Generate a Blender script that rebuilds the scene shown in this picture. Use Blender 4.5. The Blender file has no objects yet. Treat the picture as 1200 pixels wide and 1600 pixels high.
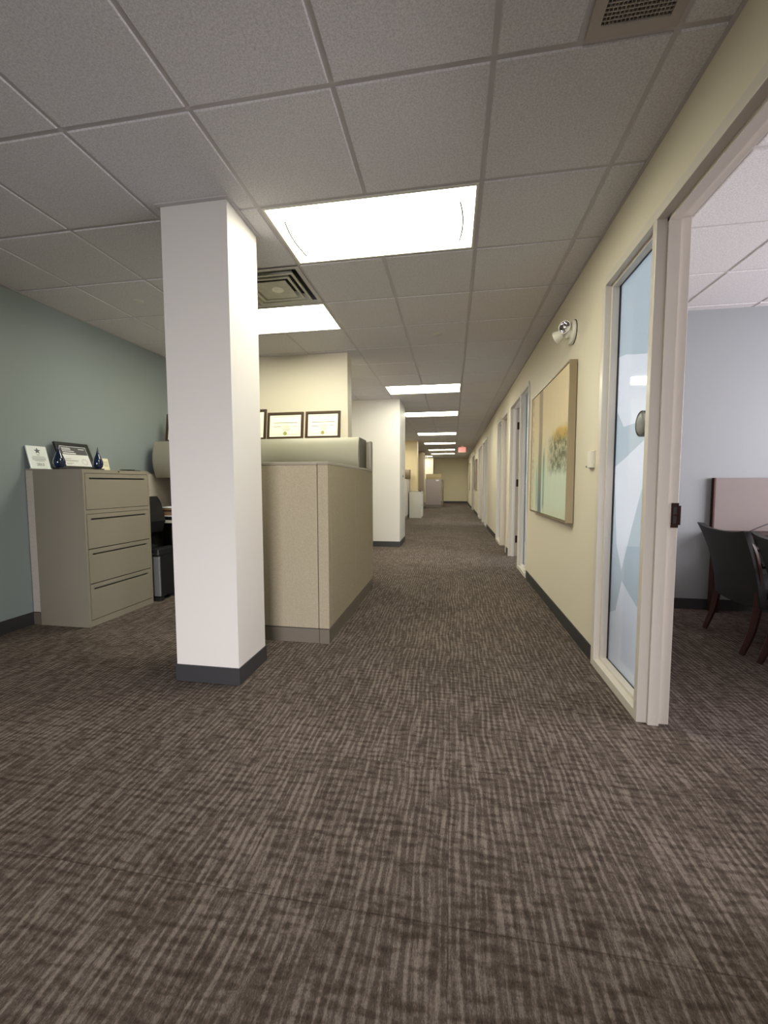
import bpy, bmesh, math, random
from mathutils import Matrix, Vector
random.seed(7)
SC = bpy.context.scene
COL = SC.collection
PI = math.pi
CH = 1.17            # camera height
CZ = CH + 1.5387     # ceiling height
T = 0.6096           # ceiling module
GX, GY = 0.1358, 1.6406
WX = 0.917           # corridor face of right wall
WT = 0.118           # right wall thickness
LX = -3.455          # left wall
YE = 25.5            # far end wall
YB = -3.2            # wall behind the camera
OX = 4.4             # outer wall of the offices

def s2l(c):
    c = c/255.0
    return c/12.92 if c <= 0.04045 else ((c+0.055)/1.055)**2.4
def rgb(r, g, b): return (s2l(r), s2l(g), s2l(b), 1)

# ------------------------------------------------------------------ materials
class NT:
    def __init__(s, name):
        s.m = bpy.data.materials.new(name); s.m.use_nodes = True
        s.t = s.m.node_tree; s.n = s.t.nodes; s.l = s.t.links
        s.b = s.n['Principled BSDF']; s.out = s.n['Material Output']
    def add(s, typ, **kw):
        nd = s.n.new(typ)
        for k, v in kw.items():
            if k.startswith('i_'):
                key = k[2:]
                key = int(key) if key.isdigit() else key.replace('_', ' ')
                if hasattr(v, 'bl_idname') or isinstance(v, bpy.types.NodeSocket): s.l.new(v, nd.inputs[key])
                else: nd.inputs[key].default_value = v
            else: setattr(nd, k, v)
        return nd
    def math(s, op, a, b=None, c=None, clamp=False):
        nd = s.n.new('ShaderNodeMath'); nd.operation = op; nd.use_clamp = clamp
        for i, v in enumerate((a, b, c)):
            if v is None: continue
            if isinstance(v, bpy.types.NodeSocket): s.l.new(v, nd.inputs[i])
            else: nd.inputs[i].default_value = v
        return nd.outputs[0]
    def mix(s, f, a, b):
        nd = s.n.new('ShaderNodeMix'); nd.data_type = 'RGBA'
        for i, v in ((0, f), (6, a), (7, b)):
            if isinstance(v, bpy.types.NodeSocket): s.l.new(v, nd.inputs[i])
            else: nd.inputs[i].default_value = v
        return nd.outputs[2]
    def pos(s):
        g = s.n.new('ShaderNodeNewGeometry'); return g.outputs['Position']
    def noise(s, vec, scale, detail=2, rough=.5, sc=None):
        if sc:
            mp = s.n.new('ShaderNodeMapping'); s.l.new(vec, mp.inputs[0]); mp.inputs['Scale'].default_value = sc; vec = mp.outputs[0]
        nd = s.n.new('ShaderNodeTexNoise'); s.l.new(vec, nd.inputs['Vector'])
        nd.inputs['Scale'].default_value = scale; nd.inputs['Detail'].default_value = detail; nd.inputs['Roughness'].default_value = rough
        return nd.outputs[0]
    def bump(s, h, strength=.3, dist=.002):
        nd = s.n.new('ShaderNodeBump'); nd.inputs['Strength'].default_value = strength; nd.inputs['Distance'].default_value = dist
        s.l.new(h, nd.inputs['Height']); s.l.new(nd.outputs[0], s.b.inputs['Normal'])

def mat(name, col, rough=.6, metal=0, var=.0, vscale=30, bump=0, bscale=400, bdist=.001, spec=.5, coat=0):
    k = NT(name); k.b.inputs['Roughness'].default_value = rough; k.b.inputs['Metallic'].default_value = metal
    k.b.inputs['Specular IOR Level'].default_value = spec
    if coat: k.b.inputs['Coat Weight'].default_value = coat
    if var:
        n = k.noise(k.pos(), vscale, 3)
        a = tuple(max(0, c*(1-var)) for c in col[:3])+(1,); b = tuple(min(1, c*(1+var)) for c in col[:3])+(1,)
        k.l.new(k.mix(n, a, b), k.b.inputs['Base Color'])
    else: k.b.inputs['Base Color'].default_value = col
    if bump: k.bump(k.noise(k.pos(), bscale, 2), bump, bdist)
    return k.m

def emis(name, col, strength):
    k = NT(name); k.b.inputs['Base Color'].default_value = (.8, .8, .8, 1)
    k.b.inputs['Emission Color'].default_value = col; k.b.inputs['Emission Strength'].default_value = strength
    return k.m

M = {}
M['wall'] = mat('cream_wall_paint', rgb(222, 213, 193), .55, bump=.15, bscale=250, bdist=.0008)
M['white_wall'] = mat('off_white_wall_paint', rgb(210, 206, 202), .5, bump=.15, bscale=250, bdist=.0008)
M['blue_wall'] = mat('grey_blue_wall_paint', rgb(140, 150, 150), .6, bump=.15, bscale=250, bdist=.0008)
M['office_wall'] = mat('soft_grey_blue_office_paint', rgb(142, 146, 149), .6, bump=.15, bscale=250, bdist=.0008)
M['base'] = mat('charcoal_rubber_base', rgb(52, 52, 54), .45)
M['trim'] = mat('painted_steel_frame', rgb(212, 204, 194), .32)
M['tbar'] = mat('grey_ceiling_grid_steel', rgb(182, 177, 178), .45)
M['cabinet'] = mat('warm_grey_powder_coat', rgb(138, 131, 118), .38, spec=.5)
M['cabside'] = M['cabinet']
M['slot'] = mat('dark_recess', rgb(38, 36, 33), .7)
M['capmetal'] = mat('taupe_metal_cap', rgb(150, 143, 130), .3, .25)
M['kick'] = mat('taupe_kick_plate', rgb(112, 104, 94), .4, .1)
M['bin'] = mat('champagne_metal_laminate', rgb(150, 146, 130), .34, .15)
M['binend'] = mat('dark_taupe_end', rgb(92, 86, 76), .45)
M['cert_frame'] = mat('dark_bronze_frame', rgb(72, 56, 42), .35, .3)
M['black'] = mat('satin_black', rgb(24, 24, 25), .4)
M['blackplastic'] = mat('black_plastic', rgb(30, 31, 33), .35)
M['paper'] = mat('ivory_paper', rgb(236, 232, 206), .7)
M['whitepaper'] = mat('white_paper', rgb(236, 236, 236), .6)
M['ink'] = mat('grey_ink', rgb(140, 138, 122), .7)
M['darkink'] = mat('charcoal_ink', rgb(86, 86, 88), .7)
M['seal'] = mat('gold_seal', rgb(168, 164, 96), .4, .3)
M['star'] = mat('pewter_star', rgb(98, 98, 100), .35, .5)
M['plastic'] = mat('white_plastic', rgb(226, 222, 208), .4)
M['chrome'] = mat('chrome', rgb(205, 203, 205), .12, 1)
M['bronze'] = mat('dark_bronze_hardware', rgb(60, 38, 32), .35, .7)
M['leather'] = mat('black_leather', rgb(14, 13, 13), .6, bump=.3, bscale=300, bdist=.0008)
M['redwood'] = mat('mahogany_wood', rgb(52, 18, 13), .35, var=.3, vscale=20)
M['desk'] = mat('dark_wood_desk', rgb(58, 36, 30), .4, var=.3, vscale=12)
M['tack'] = mat('taupe_tackboard_fabric', rgb(132, 122, 119), .8, bump=.3, bscale=500)
M['worktop'] = mat('pale_grey_laminate', rgb(198, 194, 184), .4)
M['pedestal'] = mat('dark_grey_steel', rgb(70, 70, 68), .5)
M['silver'] = mat('silver_plastic', rgb(128, 130, 132), .35, .4)
M['cardboard'] = mat('brown_cardboard', rgb(132, 104, 78), .8, var=.15)
M['artframe'] = mat('champagne_gilt_frame', rgb(148, 133, 104), .38, .35, var=.08, vscale=200)
M['diffuser_white'] = mat('white_enamel', rgb(205, 202, 192), .4)
M['vent'] = mat('aged_white_vent', rgb(186, 184, 170), .5, var=.25, vscale=14)
M['ventdark'] = mat('vent_shadow_grey', rgb(74, 74, 70), .6)
M['grille'] = mat('grille_enamel', rgb(170, 160, 150), .5)
M['lamp'] = emis('fluorescent_lens', (1.0, .985, .79, 1), 13.2)
M['lamptrim'] = mat('lens_end_clip', rgb(52, 50, 44), .5)
M['exitface'] = emis('exit_sign_face', (1, .22, .20, 1), .42)
M['exitletter'] = emis('exit_sign_letters', (1, .01, .02, 1), .7)
M['doorleaf'] = mat('pale_door_paint', rgb(196, 184, 178), .4)
M['concrete'] = mat('slab', rgb(150, 150, 150), .9)

def fabric(name, c1, c2):
    k = NT(name); k.b.inputs['Roughness'].default_value = .9; k.b.inputs['Specular IOR Level'].default_value = .2
    p = k.pos()
    n = k.noise(p, 160, 3, .6, (1, 1, 2.2)); n2 = k.noise(p, 420, 2)
    f = k.math('MULTIPLY_ADD', n2, .5, k.math('MULTIPLY', n, .6), clamp=True)
    r = k.add('ShaderNodeMapRange', i_0=f, i_1=.35, i_2=.75)
    k.l.new(k.mix(r.outputs[0], c1, c2), k.b.inputs['Base Color'])
    k.bump(f, .5, .002); return k.m
M['fabric'] = fabric('oatmeal_panel_fabric', rgb(134, 123, 104), rgb(186, 176, 154))
M['fabricgrey'] = fabric('pale_grey_panel_fabric', rgb(168, 158, 150), rgb(208, 202, 194))

def make_tile():
    k = NT('mineral_ceiling_tile'); k.b.inputs['Roughness'].default_value = .9; k.b.inputs['Specular IOR Level'].default_value = .15
    p = k.pos(); n = k.noise(p, 130, 3, .65); n2 = k.noise(p, 380, 2)
    f = k.math('ADD', k.math('MULTIPLY', n, .6), k.math('MULTIPLY', n2, .4))
    r = k.add('ShaderNodeMapRange', i_0=f, i_1=.36, i_2=.6)
    k.l.new(k.mix(r.outputs[0], rgb(184, 181, 184), rgb(218, 215, 217)), k.b.inputs['Base Color'])
    k.bump(f, .35, .002); return k.m
M['tile'] = make_tile()

def make_carpet():
    k = NT('woven_plaid_carpet_tile'); k.b.inputs['Roughness'].default_value = .95; k.b.inputs['Specular IOR Level'].default_value = .1
    p = k.pos(); sx = k.add('ShaderNodeSeparateXYZ', i_0=p); X, Y = sx.outputs[0], sx.outputs[1]
    # slow warps so the plaid lines wander
    w1 = k.math('MULTIPLY', k.math('SUBTRACT', k.noise(p, 1.0, 2, .5, (2.2, 1.5, 1)), .5), .075)
    w2 = k.math('MULTIPLY', k.math('SUBTRACT', k.noise(p, 1.0, 2, .5, (1.6, 2.2, 1)), .5), .08)
    tx = k.math('FLOOR', k.math('DIVIDE', k.math('ADD', X, .0), .61)); ty = k.math('FLOOR', k.math('DIVIDE', k.math('ADD', Y, .2), .61))
    tc = k.add('ShaderNodeCombineXYZ', i_0=tx, i_1=ty)
    wn = k.n.new('ShaderNodeTexWhiteNoise'); k.l.new(tc.outputs[0], wn.inputs[0]); tr = wn.outputs[0]
    xx = k.math('ADD', X, w1); yy = k.math('ADD', Y, w2)
    def lines(c, other, sc, seed, al):
        cc = k.add('ShaderNodeCombineXYZ', i_0=k.math('MULTIPLY', c, sc), i_1=k.math('MULTIPLY', other, al), i_2=k.math('MULTIPLY_ADD', tr, 2.0, seed))
        n = k.n.new('ShaderNodeTexNoise'); k.l.new(cc.outputs[0], n.inputs['Vector']); n.inputs['Scale'].default_value = 1; n.inputs['Detail'].default_value = 1
        return n.outputs[0]
    lx = k.math('MULTIPLY_ADD', k.math('SINE', k.math('MULTIPLY', xx, 2*PI/.0265)), .12, lines(xx, yy, 98, 3.1, 8.0))
    ly = k.math('MULTIPLY_ADD', k.math('SINE', k.math('MULTIPLY', yy, 2*PI/.034)), .08, lines(yy, xx, 58, 9.7, 20.0))
    rib = k.noise(p, 1, 2, .6, (420, 90, 1))
    gr = k.noise(p, 230, 4, .8)
    rx = k.add('ShaderNodeMapRange', i_0=lx, i_1=.40, i_2=.72).outputs[0]
    ry = k.add('ShaderNodeMapRange', i_0=ly, i_1=.26, i_2=.56).outputs[0]
    fine = k.math('ADD', k.math('MULTIPLY', rib, .5), k.math('MULTIPLY', gr, .5))
    fm = k.add('ShaderNodeMapRange', i_0=fine, i_1=.3, i_2=.7).outputs[0]
    f = k.math('ADD', k.math('MULTIPLY', rx, .36), k.math('MULTIPLY', ry, .28))
    f = k.math('ADD', f, k.math('MULTIPLY', k.math('SUBTRACT', fm, .5), .62))
    f = k.math('ADD', f, .2, clamp=True)
    big = k.noise(p, 2.2, 2)
    f = k.math('ADD', f, k.math('MULTIPLY', k.math('SUBTRACT', big, .5), .25), clamp=True)
    cr = k.n.new('ShaderNodeValToRGB'); k.l.new(f, cr.inputs[0])
    e = cr.color_ramp.elements; e[0].position = .12; e[0].color = rgb(58, 49, 44); e[1].position = .95; e[1].color = rgb(140, 128, 121)
    m = e.new(.5); m.color = rgb(88, 78, 72)
    # hairline joints between carpet tiles
    def seam(c, off):
        fr = k.math('FRACT', k.math('DIVIDE', k.math('ADD', c, off), .61))
        return k.math('LESS_THAN', k.math('ABSOLUTE', k.math('SUBTRACT', fr, .5)), .4965)
    sm = k.math('MULTIPLY', seam(X, .0), seam(Y, .2))
    k.l.new(k.mix(k.math('MULTIPLY_ADD', sm, .4, .6), rgb(40, 34, 31), cr.outputs[0]), k.b.inputs['Base Color'])
    k.bump(k.math('ADD', f, fm), .6, .003)
    return k.m
M['carpet'] = make_carpet()

def make_frost(name, col, tr):
    k = NT(name); k.n.remove(k.b)
    tl = k.add('ShaderNodeBsdfTranslucent'); tl.inputs[0].default_value = col
    df = k.add('ShaderNodeBsdfDiffuse'); df.inputs[0].default_value = col
    gl = k.add('ShaderNodeBsdfGlossy'); gl.inputs['Roughness'].default_value = .08; gl.inputs[0].default_value = (.9, .9, .9, 1)
    tp = k.add('ShaderNodeBsdfTransparent'); tp.inputs[0].default_value = (.85, .93, .96, 1)
    m1 = k.add('ShaderNodeMixShader', i_0=.25); k.l.new(tl.outputs[0], m1.inputs[1]); k.l.new(df.outputs[0], m1.inputs[2])
    m2 = k.add('ShaderNodeMixShader', i_0=tr); k.l.new(m1.outputs[0], m2.inputs[1]); k.l.new(tp.outputs[0], m2.inputs[2])
    m3 = k.add('ShaderNodeMixShader', i_0=.06); k.l.new(m2.outputs[0], m3.inputs[1]); k.l.new(gl.outputs[0], m3.inputs[2])
    k.l.new(m3.outputs[0], k.out.inputs[0]); return k.m
M['frost'] = make_frost('frosted_glass', rgb(158, 175, 182), .04)
M['film'] = make_frost('white_etched_film', rgb(192, 202, 208), .0)
k = NT('clear_glass'); k.n.remove(k.b)
tp = k.add('ShaderNodeBsdfTransparent'); gl = k.add('ShaderNodeBsdfGlossy'); gl.inputs['Roughness'].default_value = .02
ms = k.add('ShaderNodeMixShader', i_0=.06); k.l.new(tp.outputs[0], ms.inputs[1]); k.l.new(gl.outputs[0], ms.inputs[2]); k.l.new(ms.outputs[0], k.out.inputs[0])
M['clear'] = k.m
k = NT('cobalt_glass'); k.b.inputs['Base Color'].default_value = rgb(20, 52, 130); k.b.inputs['Roughness'].default_value = .04
k.b.inputs['Transmission Weight'].default_value = .55; k.b.inputs['Coat Weight'].default_value = .6
lw = k.noise(k.pos(), 45, 3); k.l.new(k.mix(lw, rgb(4, 8, 30), rgb(24, 58, 104)), k.b.inputs['Base Color']); M['cobalt'] = k.m
k = NT('clear_acrylic'); k.b.inputs['Base Color'].default_value = rgb(238, 244, 242); k.b.inputs['Roughness'].default_value = .1; k.b.inputs['Coat Weight'].default_value = .5
M['acrylic'] = k.m

def make_art():
    k = NT('abstract_landscape_paint'); k.b.inputs['Roughness'].default_value = .7
    p = k.pos(); s = k.add('ShaderNodeSeparateXYZ', i_0=p); Y, Z = s.outputs[1], s.outputs[2]
    d = k.math('MULTIPLY', k.math('SUBTRACT', k.noise(p, 9, 4, .7), .5), .16)
    dv = k.math('MULTIPLY', k.math('SUBTRACT', k.noise(p, 1, 3, .6, (1, 26, 2)), .5), .10)
    y = k.math('ADD', Y, k.math('MULTIPLY', d, .6)); z = k.math('ADD', Z, d)
    def band(c, c0, hw, soft):
        a = k.math('ABSOLUTE', k.math('SUBTRACT', c, c0))
        r = k.add('ShaderNodeMapRange', i_0=a, i_1=hw, i_2=hw+soft); r.inputs[3].default_value = 1; r.inputs[4].default_value = 0
        return r.outputs[0]
    hz = k.add('ShaderNodeMapRange', i_0=z, i_1=1.2, i_2=1.75).outputs[0]
    c = k.mix(hz, rgb(206, 210, 186), rgb(228, 208, 172))
    drip = k.add('ShaderNodeMapRange', i_0=k.noise(p, 1, 3, .6, (1, 30, 3)), i_1=.52, i_2=.72).outputs[0]
    c = k.mix(k.math('MULTIPLY', drip, .35), c, rgb(240, 224, 186))
    pale = k.math('MULTIPLY', band(Y, 3.7, .55, .3), band(z, 1.13, .14, .12)); c = k.mix(k.math('MULTIPLY', pale, .5), c, rgb(206, 226, 212))
    # rust wash at the far edge
    ru = k.math('MULTIPLY', band(k.math('ADD', Y, dv), 4.68, .015, .05), k.add('ShaderNodeMapRange', i_0=k.noise(p, 14, 3, .6), i_1=.42, i_2=.62).outputs[0]); c = k.mix(k.math('MULTIPLY', ru, .6), c, rgb(176, 128, 88))
    # tall grey trunk going blue at its foot
    tcol = k.mix(k.add('ShaderNodeMapRange', i_0=z, i_1=1.0, i_2=1.28).outputs[0], rgb(62, 92, 116), rgb(118, 122, 98))
    tcol = k.mix(k.add('ShaderNodeMapRange', i_0=z, i_1=1.3, i_2=1.7).outputs[0], tcol, rgb(160, 142, 118))
    c = k.mix(k.math('MULTIPLY', band(k.math('ADD', Y, dv), 4.31, .055, .05), .85), c, tcol)
    c = k.mix(k.math('MULTIPLY', k.math('MULTIPLY', band(k.math('ADD', Y, dv), 4.14, .012, .04), band(z, 1.2, .22, .1)), .8), c, rgb(96, 138, 130))
    c = k.mix(k.math('MULTIPLY', k.math('MULTIPLY', band(k.math('ADD', Y, dv), 4.45, .01, .03), band(z, 1.12, .16, .1)), .7), c, rgb(116, 160, 148))
    # foliage mass at the near edge
    yel = k.math('MULTIPLY', band(y, 3.3, .40, .16), band(z, 1.575, .03, .06)); c = k.mix(k.math('MULTIPLY', yel, .8), c, rgb(206, 164, 52))
    n2 = k.add('ShaderNodeMapRange', i_0=k.noise(p, 16, 4, .75), i_1=.34, i_2=.56).outputs[0]
    gr = k.math('MULTIPLY', k.math('MULTIPLY', band(y, 3.3, .50, .22), band(z, 1.42, .10, .09)), n2); c = k.mix(k.math('MULTIPLY', gr, .92), c, rgb(92, 96, 66))
    k.l.new(c, k.b.inputs['Base Color']); k.bump(k.noise(p, 90, 4, .7), .3, .003)
    return k.m
M['art'] = make_art()

# ------------------------------------------------------------------ geometry helpers
def box(bm, x0, x1, y0, y1, z0, z1, bev=0, mtx=None):
    vs = [bm.verts.new(v) for v in ((x0,y0,z0),(x1,y0,z0),(x1,y1,z0),(x0,y1,z0),(x0,y0,z1),(x1,y0,z1),(x1,y1,z1),(x0,y1,z1))]
    fs = [bm.faces.new([vs[i] for i in q]) for q in ((0,3,2,1),(4,5,6,7),(0,1,5,4),(1,2,6,5),(2,3,7,6),(3,0,4,7))]
    if bev:
        es = list({e for f in fs for e in f.edges})
        r = bmesh.ops.bevel(bm, geom=es, offset=bev, segments=2, affect='EDGES', profile=.5)
        vs = list({v for f in r['faces'] for v in f.verts} | {v for v in vs if v.is_valid})
    if mtx is not None:
        for v in vs: v.co = mtx @ v.co
    return vs
def B(*a, **k):
    bm = bmesh.new(); box(bm, *a, **k); return bm
def BB(*bs, bev=0):
    bm = bmesh.new()
    for b in bs: box(bm, *b, bev=bev)
    return bm
def rf(a0, a1, b0, b1, f, lo, hi, plane):
    """four non-overlapping bars of a rectangular frame; plane says which axis lo..hi runs along"""
    q = [(a0, a1, b0, b0+f), (a0, a1, b1-f, b1), (a0, a0+f, b0+f, b1-f), (a1-f, a1, b0+f, b1-f)]
    if plane == 'x': return [(lo, hi, u0, u1, v0, v1) for u0, u1, v0, v1 in q]
    if plane == 'y': return [(u0, u1, lo, hi, v0, v1) for u0, u1, v0, v1 in q]
    return [(u0, u1, v0, v1, lo, hi) for u0, u1, v0, v1 in q]
def prism(bm, pts, a0, a1, axis='x'):
    def mk(p, a): return {'x': (a, p[0], p[1]), 'y': (p[0], a, p[1]), 'z': (p[0], p[1], a)}[axis]
    v0 = [bm.verts.new(mk(p, a0)) for p in pts]; v1 = [bm.verts.new(mk(p, a1)) for p in pts]
    n = len(pts); bm.faces.new(v0); bm.faces.new(list(reversed(v1)))
    for i in range(n): bm.faces.new((v0[i], v1[i], v1[(i+1) % n], v0[(i+1) % n]))
    bmesh.ops.recalc_face_normals(bm, faces=bm.faces)
    return v0+v1
def lathe(bm, prof, seg=24, mtx=None):
    rings = []
    for r, z in prof:
        if r < 1e-6: rings.append([bm.verts.new((0, 0, z))])
        else: rings.append([bm.verts.new((r*math.cos(2*PI*i/seg), r*math.sin(2*PI*i/seg), z)) for i in range(seg)])
    for a, b in zip(rings, rings[1:]):
        for i in range(seg):
            j = (i+1) % seg
            q = [a[i % len(a)], a[j % len(a)], b[j % len(b)], b[i % len(b)]]
            u = []
            for v in q:
                if v not in u: u.append(v)
            if len(u) > 2: bm.faces.new(u)
    vs = [v for r in rings for v in r]
    if mtx is not None:
        for v in vs: v.co = mtx @ v.co
    bmesh.ops.recalc_face_normals(bm, faces=bm.faces)
    return vs
def tube(bm, pts, rad, seg=10):
    pts = [Vector(p) for p in pts]; n = len(pts)
    rad = rad if isinstance(rad, (list, tuple)) else [rad]*n
    prev = None; rings = []
    for i, p in enumerate(pts):
        t = (pts[min(i+1, n-1)]-pts[max(i-1, 0)]).normalized()
        if prev is None:
            u = t.orthogonal().normalized()
        else: u = (prev - t*prev.dot(t)).normalized()
        prev = u; w = t.cross(u)
        rings.append([bm.verts.new(p+rad[i]*(math.cos(2*PI*k/seg)*u+math.sin(2*PI*k/seg)*w)) for k in range(seg)])
    for a, b in zip(rings, rings[1:]):
        for i in range(seg): bm.faces.new((a[i], a[(i+1) % seg], b[(i+1) % seg], b[i]))
    bm.faces.new(list(reversed(rings[0]))); bm.faces.new(rings[-1])
def rotm(axis, ang, piv=(0, 0, 0)):
    return Matrix.Translation(piv) @ Matrix.Rotation(ang, 4, axis) @ Matrix.Translation([-c for c in piv])

def obj(name, bm, m, parent=None, smooth=False, mtx=None):
    me = bpy.data.meshes.new(name)
    if mtx is not None: bm.transform(mtx)
    bm.to_mesh(me); bm.free()
    me.materials.append(M[m] if isinstance(m, str) else m)
    if smooth:
        for p in me.polygons: p.use_smooth = True
        me.set_sharp_from_angle(angle=math.radians(35))
    o = bpy.data.objects.new(name, me); COL.objects.link(o)
    if parent is not None:
        o.parent = parent
        if parent.type == 'EMPTY': o.matrix_parent_inverse = Matrix.Translation([-c for c in parent.location])
    return o
def tag(o, label, cat, group=None):
    o['label'] = label; o['category'] = cat
    if group: o['group'] = group
    return o
def thing(name, loc, label, cat, group=None):
    o = bpy.data.objects.new(name, None); COL.objects.link(o); o.location = loc; o.empty_display_size = .1
    return tag(o, label, cat, group)
def struct(name, bm, m, parent=None, smooth=False):
    o = obj(name, bm, m, parent, smooth)
    if parent is None: o['kind'] = 'structure'
    return o
def textmesh(s, size, depth=0):
    cu = bpy.data.curves.new('t', 'FONT'); cu.body = s; cu.size = size; cu.align_x = 'CENTER'; cu.align_y = 'CENTER'; cu.extrude = depth; cu.resolution_u = 3
    o = bpy.data.objects.new('t', cu); COL.objects.link(o)
    dg = bpy.context.evaluated_depsgraph_get(); me = bpy.data.meshes.new_from_object(o.evaluated_get(dg))
    bm = bmesh.new(); bm.from_mesh(me); bpy.data.meshes.remove(me)
    bpy.data.objects.remove(o); bpy.data.curves.remove(cu); return bm
def copy_tree(o, delta, parent=None):
    c = o.copy(); COL.objects.link(c)
    if parent is None: c.location = Vector(o.location)+Vector(delta)
    else: c.parent = parent
    for ch in list(o.children): copy_tree(ch, delta, c)
    return c

# ------------------------------------------------------------------ floor, slab, walls
struct('floor', BB((-3.7, OX+.2, YB-.2, YE+.2, -.12, 0)), 'carpet')
# left wall
struct('wall_left', BB((LX-.15, LX, YB, 4.78, 0, CZ+.12)), 'blue_wall')
struct('wall_left_far', BB((LX-.15, LX, 4.78, YE, 0, CZ+.12)), 'wall')
struct('baseboard_left', BB((LX, LX+.008, YB, 2.84, 0, .105), (LX, LX+.008, 4.97, 7.5, 0, .1), (LX, LX+.008, 8.35, 14.75, 0, .1)), 'base')
# cross walls reaching out from the left
def stub(nm, bn, x1, y0, y1, m, gaps=True):
    struct(nm, BB((LX, x1, y0, y1, 0, CZ+.12)), m)
    b = .007
    struct(bn, BB((LX+.01, x1+b, y0-b, y0, 0, .1), (x1, x1+b, y0, y1+b, 0, .1)), 'base')
stub('wall_divider_1', 'baseboard_divider_1', -1.226, 4.78, 4.97, 'wall')
stub('wall_divider_2', 'baseboard_divider_2', -.95, 7.5, 8.37, 'white_wall')
M['warm_lit_wall'] = mat('warm_light_tinted_wall', rgb(236, 216, 176), .5)  # warm light on the column put into its wall colour
stub('wall_divider_3', 'baseboard_divider_3', -1.245, 14.75, 15.3, 'warm_lit_wall')
M['shaded_wall'] = mat('recess_shade_wall', rgb(166, 148, 130), .6)  # shade of the far recess painted in as a darker wall colour
stub('wall_divider_4', 'baseboard_divider_4', -1.315, 19.4, 20.15, 'shaded_wall')
stub('wall_divider_5', 'baseboard_divider_5', -1.08, 23.9, YE, 'wall')
struct('wall_back', BB((-3.7, OX+.2, YE, YE+.2, 0, CZ+.12)), mat('pale_yellow_end_wall', rgb(240, 230, 198), .5))
struct('baseboard_back', BB((-1.08, WX, YE-.008, YE, 0, .1)), 'base')

# column near the camera
struct('wall_column', BB((-1.61, -1.213, 2.145, 2.485, 0, CZ+.1)), 'white_wall')
struct('baseboard_column', BB(*rf(-1.617, -1.206, 2.138, 2.492, .007, 0, .10, 'z')), 'base')
struct('trim_1', BB(*rf(-1.632, -1.191, 2.121, 2.509, .0235, CZ-.008, CZ-.0002, 'z')), 'tbar')

# wall behind the camera with a big daylight window
wy0, wy1 = YB-.2, YB
wa, wb, wz0, wz1 = -1.1, .9, .08, 1.9
w = [(-3.7, wa, wy0, wy1, 0, CZ+.12), (wb, OX+.2, wy0, wy1, 0, CZ+.12), (wa, wb, wy0, wy1, 0, wz0), (wa, wb, wy0, wy1, wz1, CZ+.12)]
struct('wall_front', BB(*w), 'wall')
wf = struct('window_front', BB((wa, wb, wy0+.05, wy1-.04, wz0, wz0+.06), (wa, wb, wy0+.05, wy1-.04, wz1-.06, wz1), *[(x-.03, x+.03, wy0+.05, wy1-.04, wz0+.06, wz1-.06) for x in (wa+.03, (wa+wb)/2, wb-.03)]), 'trim')
struct('pane', BB((wa+.06, wb-.06, wy0+.09, wy0+.095, wz0+.06, wz1-.06)), 'clear', wf)
# unseen blocker, added to keep the window light off the cubicle side
struct('added_light_screen', BB((LX, -1.75, -.95, -.8, 0, CZ+.12)), 'wall')

# right wall with its doors and glazed sidelights -------------------------------
DZ = 2.36; FX0, FX1 = .903, WX+WT+.012
doors = [(1.15, 2.112, 1), (5.89, 6.80, 1), (7.19, 7.98, 1), (11.86, 12.70, 1), (13.05, 13.95, 1), (17.7, 18.6, 1)]
wins = [(2.15, 2.74), (5.27, 5.83), (8.08, 8.70), (11.15, 11.80), (14.02, 14.66), (18.66, 19.3)]
groups = [(1.10, 2.79), (5.22, 6.85), (7.14, 8.75), (11.10, 12.75), (13.0, 14.71), (17.65, 19.35)]   # outer edges of each frame group
segs = []; y = YB
for a, b in groups:
    segs.append((WX, WX+WT, y, a+.02, 0, CZ+.12)); segs.append((WX, WX+WT, a+.02, b-.02, DZ+.03, CZ+.12)); y = b-.02
segs.append((WX, WX+WT, y, YE, 0, CZ+.12))
struct('wall_right', BB(*segs), 'wall')
bs = []; y = YB
for a, b in groups+[(YE, YE)]:
    bs.append((WX-.007, WX, y, a, 0, .102)); y = b
struct('baseboard_right', BB(*bs), 'base')
struct('trim_2', BB((WX-.016, WX, YB, YE, CZ-.004, CZ+.004), (LX, LX+.016, YB, YE, CZ-.004, CZ+.004)), 'tbar')

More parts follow.
